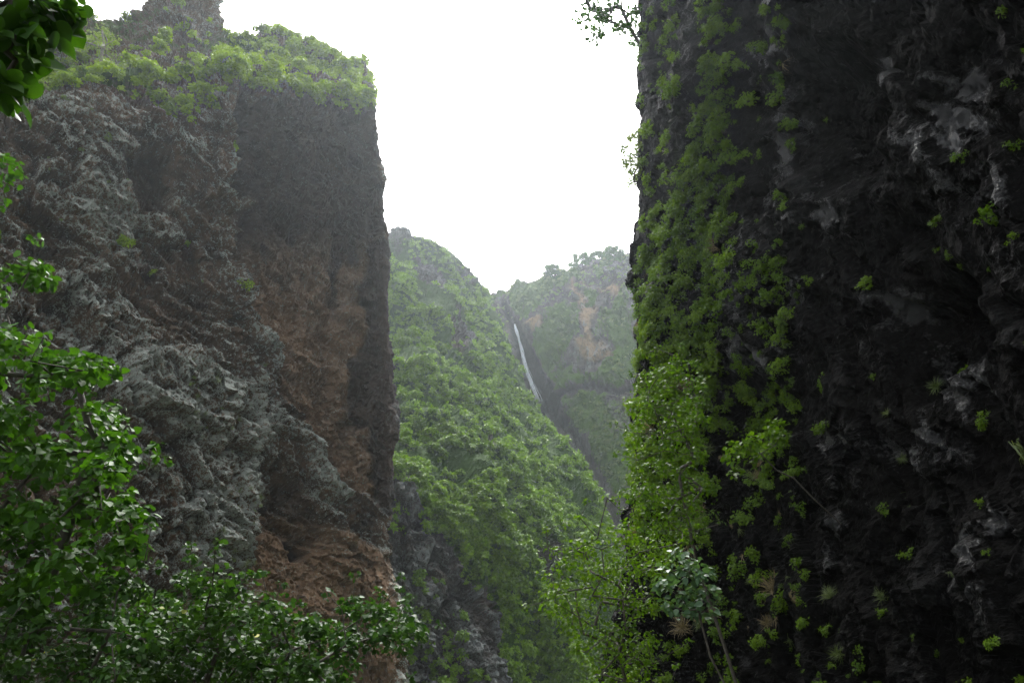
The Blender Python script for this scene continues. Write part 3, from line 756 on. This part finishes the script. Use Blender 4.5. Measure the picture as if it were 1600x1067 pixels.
# --- plants hanging on the wet black cliff
def wet_veg():
    s = RC
    n = np.clip(.7 + 2.0 * fbm(s.G * .5, 3, 440), .02, 1.5)
    band = pm(s, [(1103, -60), (1130, -60), (1132, 60), (1140, 180), (1142, 300), (1155, 400), (1140, 470), (1120, 560), (1130, 640), (1100, 720), (1110, 860), (1000, 880), (990, 760), (995, 640), (990, 520), (1000, 420), (1030, 340), (1072, 270), (1095, 150)], 8, 14, 500, .6)
    d1 = band * 1.5 + pm(s, [(1120, 400), (1245, 420), (1250, 640), (1130, 700)], 8, 26, 590, .6) * .35
    edge = pm(s, [(1000, -60), (1060, -60), (1060, 200), (1040, 330), (1005, 420)], 6, 8, 510, .6) * .3
    mid = (pm(s, [(1160, 0), (1240, 0), (1250, 480), (1150, 560)], 8, 20, 520, .6) * .2
           + pm(s, [(1195, 530), (1240, 500), (1245, 640), (1200, 660)], 8, 8, 530, .6) * .35
           + pm(s, [(1135, 700), (1200, 650), (1250, 700), (1265, 800), (1240, 860), (1150, 740)], 8, 12, 540, .6) * .6
           + pm(s, [(1050, 860), (1260, 860), (1300, 1080), (1000, 1080)], 8, 20, 550, .6) * .2
           + pm(s, [(1560, -10), (1650, -10), (1650, 110), (1580, 120)], 6, 8, 560, .6) * .5
           + pm(s, [(1280, 960), (1640, 980), (1640, 1090), (1280, 1090)], 6, 12, 570, .6) * .05)
    spr = .008 * (s.u > 1150) * (s.u < 1640)
    dens = (d1 + edge + mid + spr) * n * (s.u > 985) * (s.u < 1640) * (s.v > -40) * (s.v < 1090)
    it = items_on(s, dens, 1500, .16, .62, .35, .0, 1.4)
    it = [(a, b_, c_ * min(1, (d_ / 34) ** 1.2), d_) for a, b_, c_, d_ in it]
    plant('hanging_shrub', [shrub_arrays(10, 20, .26, 'ovate', up=.8) for _ in range(6)], [shrub_arrays(7, 12, .34, 'blade', stems=False) for _ in range(5)],
          [M['leaf_hang'], M['bark']], it, 'green leafy shrub clinging to the wet black cliff', 'shrub', 'shrubs on the wet black cliff',
          'cliff_undergrowth', 'small leafy plants filling the gaps between shrubs on the black cliff')
    gr = (band * .6 + pm(s, [(1040, 700), (1230, 700), (1260, 1000), (1040, 1000)], 10, 20, 580, .6)) * (s.v > 380) * (s.v < 1060)
    it = items_on(s, gr, 60, .3, .7, .2, .0, 1.5)
    plant('dry_grass', [tuft_arrays(120, k != 0) for k in range(4)], None, [M['leaf_dry']], it,
          'dry straw-coloured grass tuft hanging on the wet black cliff', 'grass tuft', 'dry grass tufts on the black cliff')
    it = items_on(s, gr + .15 * (s.u > 1200) * (s.u < 1640) * (s.v > 600) * (s.v < 1090), 50, .25, .6, .3, .0, 1.5)
    it = [(a, b_, c_ * min(1, d_ / 30), d_) for a, b_, c_, d_ in it]
    plant('green_grass', [tuft_arrays(110, k % 2 == 0) for k in range(4)], None, [M['leaf_grass']], it,
          'green arching grass tuft on the wet black cliff', 'grass tuft', 'green grass tufts on the black cliff')
    for (uu, vv, sz, key, lb) in ((1228, 100, .62, 'leaf_dry', 'rust-tipped dry fern clump high on the black cliff'), (1226, 125, .55, 'leaf_wall', 'green fern clump under the rust-tipped one on the black cliff'),
                                  (1548, 342, .36, 'leaf_wall', 'lone yellow-green plant on bare black rock'), (1590, 700, .8, 'leaf_grass', 'long arching grass clump on bare black rock')):
        k = np.argmin((s.u - uu) ** 2 + (s.v - vv) ** 2 + 1e6 * (s.G[..., 1] > 40))
        grass = key == 'leaf_grass'
        V, Fi, r, mi = tuft_arrays(120, True) if grass or key == 'leaf_dry' else shrub_arrays(9, 30, .26, 'ovate')
        o = link('fern_clump' if not grass else 'grass_clump', mk('clump', V, Fi, [M[key], M['bark']], {'rnd': r}, mi))
        R = frame_from(s.N.reshape(-1, 3)[k], .4, uu) * sz; pos = s.G.reshape(-1, 3)[k]
        o.matrix_world = Matrix([[*R[i], pos[i]] for i in range(3)] + [[0, 0, 0, 1]])
        tag(o, lb, 'grass' if grass else 'plant', None, 'thing')
wet_veg()

# ------------------------------------------------------------------ trees: trunk and limbs grown to the crown's clumps
def poly_px(pts, n):
    a = np.array(pts, float); lo, hi = a.min(0), a.max(0); out = []
    while len(out) < n:
        q = rng.uniform(lo, hi, (n * 3, 2))
        m = poly_sd(q[:, 0], q[:, 1], pts) > 0
        out += list(q[m])
    return np.array(out[:n])
def relax(pts, n):
    """thin a point set to n well spread ones"""
    pts = pts.copy(); keep = [0]
    d = np.linalg.norm(pts - pts[0], axis=1)
    for _ in range(n - 1):
        k = int(np.argmax(d * rng.uniform(.7, 1, len(d)))); keep.append(k)
        d = np.minimum(d, np.linalg.norm(pts - pts[k], axis=1))
    return pts[keep]
def tree(name, label, trunk_path, cen, rad, nleaf, ls, shape, mat, bark='bark', r_tip=.012, r_max=.2, up=.6, spread=.55, droop=.3, leaf_parts=0, cat='tree', group=None, sides=6, sprigs=0):
    base = np.array(trunk_path[0], float)
    e = bpy.data.objects.new(name, None); col.objects.link(e); e.location = base
    tag(e, label, cat, group)
    nodes = [np.array(t, float) for t in trunk_path]; par = [-1] + list(range(len(nodes) - 1))
    nt_ = len(nodes)
    cen = cen[np.argsort(np.linalg.norm(cen - nodes[-1], axis=1))]
    spr = np.zeros((0, 3))
    if sprigs:
        q = cen[rng.integers(0, len(cen), sprigs)]; spr = q + rng.normal(size=(sprigs, 3)) * rad.mean() * .9 + unit(q - cen.mean(0)) * rad.mean() * 1.0 + np.array((0, 0, rad.mean() * .5))
    tips = []
    for c in np.concatenate([cen, spr]):
        A = np.array(nodes)
        dd = np.linalg.norm(A - c, axis=1) + .25 * np.maximum(A[:, 2] - c[2], 0)
        dd[:nt_ - 1] += 1e3
        j = int(np.argmin(dd)); a = nodes[j]; L = np.linalg.norm(c - a)
        k = max(1, min(4, int(L / (3.0 * rad.mean() + 1e-6)) + 1)); pj = j
        for i in range(1, k + 1):
            t = i / k
            q = a + (c - a) * t + (rng.normal(size=3) * .07 * L if i < k else 0) - np.array((0, 0, .10 * L * math.sin(math.pi * t)))
            nodes.append(q); par.append(pj); pj = len(nodes) - 1
        tips.append(pj)
    cnt = np.zeros(len(nodes)); 
    for t in tips:
        while t >= 0: cnt[t] += 1; t = par[t]
    rr = np.minimum(r_tip * np.maximum(cnt, 1) ** .5, r_max)
    seg_t = [(nodes[par[i]] - base, nodes[i] - base, rr[par[i]] if i < nt_ else min(rr[par[i]], rr[i] * 1.3), rr[i]) for i in range(1, nt_)]
    seg_b = [(nodes[par[i]] - base, nodes[i] - base, min(rr[par[i]], rr[i] * 1.3), rr[i]) for i in range(nt_, len(nodes))]
    if seg_t:
        V, Fi = tubes(seg_t, sides); link('trunk', mk('trunk', V, Fi, [M[bark]], smooth=True), e)
    V, Fi = tubes(seg_b, sides); link('limbs', mk('limbs', V, Fi, [M[bark]], smooth=True), e)
    V, Fi, r = clump_leaves(cen - base, rad, nleaf, ls, shape, up, spread, droop)
    if len(spr):
        V2, F2, r2 = clump_leaves(spr - base, np.full(len(spr), ls * 1.1), 12, ls * .9, shape, up, spread, droop)
        Fi = np.concatenate([Fi, F2 + len(V)]); V = np.concatenate([V, V2]); r = np.concatenate([r, r2])
    k = len(LEAF[shape][0]); fl = len(LEAF[shape][1]); nl = len(V) // k
    if leaf_parts:
        # the leaves that show largest are parts of their own
        W = V.reshape(nl, k, 3); c = W.mean(1) + base
        u, v, d = project(c)
        ar = np.linalg.norm(np.cross(W[:, 2] - W[:, 0], W[:, -3] - W[:, 0]), axis=1)
        front = ar / d ** 2 * ((u > -5) & (u < 1605) & (v > -5) & (v < 1072))
        # prefer the leaves on the camera's side of the crown
        front *= 1 / (1 + np.maximum(0, d - np.percentile(d, 25)) ** 2)
        ch = np.argsort(-front)[:leaf_parts]
        Fl = LEAF[shape][1]
        mes = []
        for i in ch:
            me = mk('leaf', W[i] - W[i, 0], Fl, [M[mat]], {'rnd': np.full(k, r[i * k])}, smooth=True)
            link('leaf', me, e, Vector(W[i, 0]))
        m = np.ones(nl, bool); m[ch] = False
        W = W[m]; V = W.reshape(-1, 3); r = r.reshape(nl, k)[m].ravel()
        Fi = (Fl[None] + (np.arange(len(W)) * k)[:, None, None]).reshape(-1, 3)
    o = link('crown', mk('crown', V, Fi, [M[mat]], {'rnd': r}, smooth=True), e)
    o['kind'] = 'stuff'
    return e
def cens(pts, n, y0, y1, slope=0.0):
    q = poly_px(pts, n * 3)
    return relax(np.array([P(a, b, rng.uniform(y0, y1)) for a, b in q]), n)

# dark tree at the side of the path
c1 = cens([(-330, 430), (-60, 520), (30, 545), (110, 562), (160, 565), (172, 600), (160, 640), (185, 690), (205, 740), (185, 780), (225, 830), (200, 890), (150, 930), (-330, 960)], 135, 10.2, 13.5)
c2 = cens([(-200, 400), (10, 400), (60, 415), (60, 445), (15, 490), (-200, 510)], 16, 11, 12.5)
c3 = np.array([P(2, 268, 11.5), P(-40, 290, 11.8), P(-90, 300, 11.5), P(-60, 350, 11.7)])
c1 = np.concatenate([c1, c2, c3])
tree('broadleaf_tree', 'dark green broadleaf tree in front of the lichen-crusted brown cliff', [(-7.6, 12.5, -.1), (-7.5, 12.4, 1.8), (-7.3, 12.2, 3.6), (-7.0, 12, 5.2)],
     c1, rng.uniform(.28, .5, len(c1)), 84, .13, 'heart', 'leaf_dark', leaf_parts=260, sprigs=50, r_tip=.007, r_max=.16, up=.7)
# the thicket along the bottom, three trees with their own stems
hp = [([(-160, 950), (0, 965), (60, 950), (90, 975), (150, 940), (205, 900), (235, 960), (220, 1140), (-160, 1140)], 60, (-6.4, 11.6), 'hau_tree', 'glossy-leaved tree under the dark broadleaf tree, a dense thicket of small round leaves'),
      ([(200, 925), (245, 915), (265, 940), (290, 895), (340, 890), (372, 920), (368, 960), (420, 1000), (380, 1140), (200, 1140)], 52, (-5.0, 12.6), 'hau_tree', 'glossy-leaved bushy tree between the dark broadleaf tree and the cave cliff'),
      ([(385, 985), (410, 945), (435, 965), (470, 985), (500, 955), (525, 975), (545, 940), (570, 960), (600, 940), (620, 970), (655, 1000), (620, 1012), (580, 1010), (530, 1050), (510, 1140), (380, 1140)], 50, (-3.6, 13.2), 'hau_tree', 'glossy-leaved tree with long low boughs reaching under the small cave')]
for pts, n, (bx, by), nm, lb in hp:
    c = cens(pts, n, by - 1.3, by + 1.5)
    c = c[c[:, 2] > .35]
    tree(nm, lb, [(bx, by, -.1), (bx + .1, by, .7), (bx + .3, by - .1, 1.4)], c, rng.uniform(.2, .42, len(c)), 100, .088, 'heart', 'leaf_hau', leaf_parts=150, sprigs=60, r_tip=.006, r_max=.09, up=.8, spread=.65, group='glossy-leaved thicket trees')
# slender tree at the foot of the black cliff
c = np.concatenate([cens([(862, 890), (890, 855), (940, 835), (985, 822), (1030, 850), (1045, 900), (1020, 960), (975, 955), (930, 945), (890, 965), (862, 940)], 46, 14.8, 17.2),
                    cens([(880, 960), (900, 970), (1000, 980), (1040, 1060), (960, 1090), (900, 1020)], 24, 15, 17)])
tree('slender_tree', 'slender tree with thin leaning trunk at the foot of the wet black cliff', [(2.55, 16.2, -.1), (2.45, 16.2, 1.2), (2.2, 16.1, 2.0), (2.05, 16, 2.6)],
     c, rng.uniform(.22, .42, len(c)), 56, .092, 'ovate', 'leaf_wall', leaf_parts=120, sprigs=60, r_tip=.005, r_max=.035, up=.8)
c = cens([(990, 640), (1040, 560), (1090, 600), (1100, 760), (1080, 850), (1000, 830), (985, 720)], 60, 19.5, 23)
tree('wall_tree', 'leafy tree leaning out from the lower edge of the black cliff', [(6.6, 22.5, -.2), (5.9, 22, 2.5), (5.2, 21.6, 5.0), (4.9, 21.4, 7.5)],
     c, rng.uniform(.3, .55, len(c)), 62, .12, 'ovate', 'leaf_wall', r_tip=.006, r_max=.05, up=.7, sprigs=60)
c = cens([(1040, 870), (1080, 862), (1112, 900), (1105, 960), (1060, 965), (1035, 920)], 16, 13.6, 14.6)
tree('sapling', 'blue-green broad-leaved sapling beside the slender tree at the black cliff foot', [(3.9, 14.3, -.1), (3.75, 14.2, .9), (3.7, 14.1, 1.7)],
     c, rng.uniform(.18, .3, len(c)), 24, .15, 'ovate', 'leaf_blue', r_tip=.006, r_max=.02, up=1.0, leaf_parts=60)
c = cens([(1130, 720), (1175, 670), (1215, 660), (1225, 690), (1180, 720), (1150, 740)], 12, 20.6, 21.6)
tree('cliff_sapling', 'bright broad-leaved sapling arching out from the middle of the black cliff', [(9.6, 21.8, 6.0), (8.8, 21.4, 6.6), (8.2, 21.2, 7.2)],
     c, rng.uniform(.22, .35, len(c)), 30, .19, 'ovate', 'leaf_wall', r_tip=.007, r_max=.022, up=.9)
# trees against the sky on the edge of the black cliff
c = cens([(900, -120), (1000, -120), (1000, 60), (985, 75), (955, 45), (925, 66), (905, 30)], 60, 35, 38)
tree('edge_tree', 'sparse twiggy tree silhouetted against the sky high on the black cliff edge', [(9.6, 37.2, 39), (8.2, 37, 42.5), (7.6, 36.9, 44.5)],
     c, rng.uniform(.3, .6, len(c)), 44, .28, 'ovate', 'leaf_dark', r_tip=.022, r_max=.12, spread=.8)
c = cens([(972, 225), (1008, 200), (1012, 305), (982, 280)], 26, 35.5, 37)
tree('edge_sapling', 'small pale sapling against the sky below the twiggy edge tree', [(8.3, 36.6, 26.5), (7.5, 36.4, 27.6)],
     c, rng.uniform(.25, .45, len(c)), 44, .2, 'ovate', 'leaf_pale', r_tip=.014, r_max=.05, spread=.8)
c = cens([(985, 450), (1010, 425), (1030, 440), (1030, 500), (995, 480)], 14, 35, 36.5)
tree('edge_bush', 'leafy bush jutting from the black cliff edge in front of the waterfall wall', [(7.6, 36.3, 18.5), (6.9, 36, 19.6)],
     c, rng.uniform(.3, .5, len(c)), 24, .2, 'ovate', 'leaf_wall', r_max=.05, spread=.7, cat='bush')
# tree with a visible stem on the brown cliff's ledge
c = cens([(105, 75), (130, 45), (165, 45), (195, 75), (215, 110), (190, 140), (150, 110), (115, 115)], 26, 62, 67)
k = np.argmin((LC.u - 140) ** 2 + (LC.v - 138) ** 2 + 1e6 * (LC.d > 130)); bs = LC.G.reshape(-1, 3)[k]
tree('ledge_tree', 'thin spreading tree with pale stem on the brown cliff ledge beside the grey peak', [tuple(bs - np.array((0, 0, .4))), tuple(bs + np.array((.3, .3, 1.6))), tuple(bs + np.array((.4, .8, 3.0)))],
     c, rng.uniform(.6, 1.1, len(c)), 42, .26, 'ovate', 'leaf_pale', bark='bark_pale', r_tip=.04, r_max=.16, spread=.8)
# trees on the skyline above the waterfall
for (uu, ww, hh, lb) in ((865, 26, 19, 'small round skyline tree standing alone above the waterfall wall'), (908, 30, 22, 'twiggy skyline tree on the ridge above the tan rock scar'),
                         (932, 34, 21, 'broad skyline tree next to the twiggy one above the waterfall wall'), (960, 26, 15, 'low skyline tree where the ridge nears the black cliff')):
    vr = np.interp(uu, [765, 830, 900, 950, 1000], [461, 448, 422, 405, 390])
    k = np.argmin((WW.u - uu) ** 2 + (WW.v - vr - 3) ** 2); bs = WW.G.reshape(-1, 3)[k]
    Y = bs[1]
    c = cens([(uu - ww * .5, vr - 5), (uu - ww * .35, vr - hh), (uu + ww * .3, vr - hh), (uu + ww * .5, vr - 6), (uu + ww * .2, vr + 4), (uu - ww * .2, vr + 4)], 16, Y - 2.5, Y + 2.5)
    tree('ridge_tree', lb, [tuple(bs - np.array((0, 0, .8))), tuple(bs + np.array((0, 0, 1.5)))], c, rng.uniform(.9, 1.6, len(c)), 170, .85, 'ovate', 'leaf_dark', r_tip=.08, r_max=.3, spread=.8, sides=4)
# boughs of a shade tree that hang over the camera
c = np.array([P(a, b, y) for a, b, y in ((12, 25, 2.6), (50, 20, 2.7), (85, 25, 2.8), (30, 55, 2.6), (60, 48, 2.75), (8, 80, 2.6), (-40, 40, 2.6), (-90, 20, 2.5), (-60, -60, 2.5), (40, -50, 2.7), (5, 125, 2.6), (-30, 110, 2.5), (-8, 160, 2.6), (25, 95, 2.65), (70, 5, 2.75), (95, 8, 2.8), (20, 0, 2.6), (45, 70, 2.7))])
tree('shade_tree', 'dark overhanging bough with large round leaves close above the path', [(-4.6, 2.6, -.1), (-4.4, 2.6, 2.2), (-4.0, 2.6, 4.2), (-3.3, 2.6, 5.2)],
     c, np.full(len(c), .11), 13, .105, 'round', 'leaf_dark', leaf_parts=80, r_tip=.006, r_max=.09, up=.5, spread=.7, droop=.9)

# ------------------------------------------------------------------ the waterfall
def waterfall():
    path = [(804, 506), (808, 520), (814, 543), (822, 575), (831, 602), (843, 627)]
    pts = []
    for uu, vv in path:
        m = np.hypot(WW.u - uu, (WW.v - vv) * .6) < 7; pts.append(P(uu, vv, WW.G[..., 1][m].min() - .8))
    C = cr(np.array(pts), 60)
    V, Fi, r = [], [], []
    for sidx in range(80):
        a0 = rng.uniform(-.2, .75); a1 = min(1, a0 + rng.uniform(.2, .6)); a0 = max(a0, 0)
        t = np.linspace(a0, a1, 26); c = np.stack([np.interp(t, np.linspace(0, 1, 60), C[:, k]) for k in range(3)], -1)
        wd = (.15 + 1.0 * t); off = rng.normal() * .5
        c = c + np.stack([off * wd + .3 * np.sin(t * (15 + sidx % 9) + sidx), -.25 * rng.random() - .2 * np.cos(t * 17 + sidx), 0 * t], -1)
        hw = rng.uniform(.03, .11) * np.sin(np.pi * np.clip((t - a0) / (a1 - a0), .02, .98)) ** .6
        b = len(V) * 52 if V else 0
        nn = np.concatenate([c - np.stack([hw, 0 * hw, 0 * hw], -1), c + np.stack([hw, 0 * hw - .12, 0 * hw], -1)])
        V.append(nn); j = np.arange(25)
        Fi.append(np.stack([b + j, b + j + 1, b + j + 27, b + j + 26], -1))
    b = NB('falling_water')
    p = b.n('ShaderNodeBsdfPrincipled'); p.inputs['Base Color'].default_value = c4(.86, .9, .93); p.inputs['Roughness'].default_value = .5
    tr = b.n('ShaderNodeBsdfTranslucent'); tr.inputs[0].default_value = c4(.9, .93, .96)
    mx = b.n('ShaderNodeMixShader'); mx.inputs[0].default_value = .5
    b.t.links.new(p.outputs[0], mx.inputs[1]); b.t.links.new(tr.outputs[0], mx.inputs[2]); b.t.links.new(mx.outputs[0], b.out.inputs[0])
    o = link('waterfall', mk('waterfall', np.concatenate(V), np.concatenate(Fi), [b.m], smooth=True))
    tag(o, 'thin white waterfall dropping down a dark wet gully in the far wall', kind='structure')
waterfall()

# ------------------------------------------------------------------ haze
def haze():
    x0, x1, y0, y1, z0, z1 = -905, 905, -865, 945, -3.0, 205
    V = np.array([(x, y, z) for z in (z0, z1) for y in (y0, y1) for x in (x0, x1)], float)
    Fq = np.array([(0, 2, 3, 1), (4, 5, 7, 6), (0, 1, 5, 4), (2, 6, 7, 3), (0, 4, 6, 2), (1, 3, 7, 5)])
    b = NB('humid_air')
    pv = b.n('ShaderNodeVolumePrincipled'); pv.inputs['Color'].default_value = c4(.84, .94, 1.0)
    pv.inputs['Density'].default_value = HAZE_DENSITY; pv.inputs['Anisotropy'].default_value = .7
    b.t.links.new(pv.outputs[0], b.out.inputs['Volume'])
    o = link('haze', mk('haze', V, Fq, [b.m])); tag(o, 'pale humid haze filling the gorge', kind='stuff')
haze()
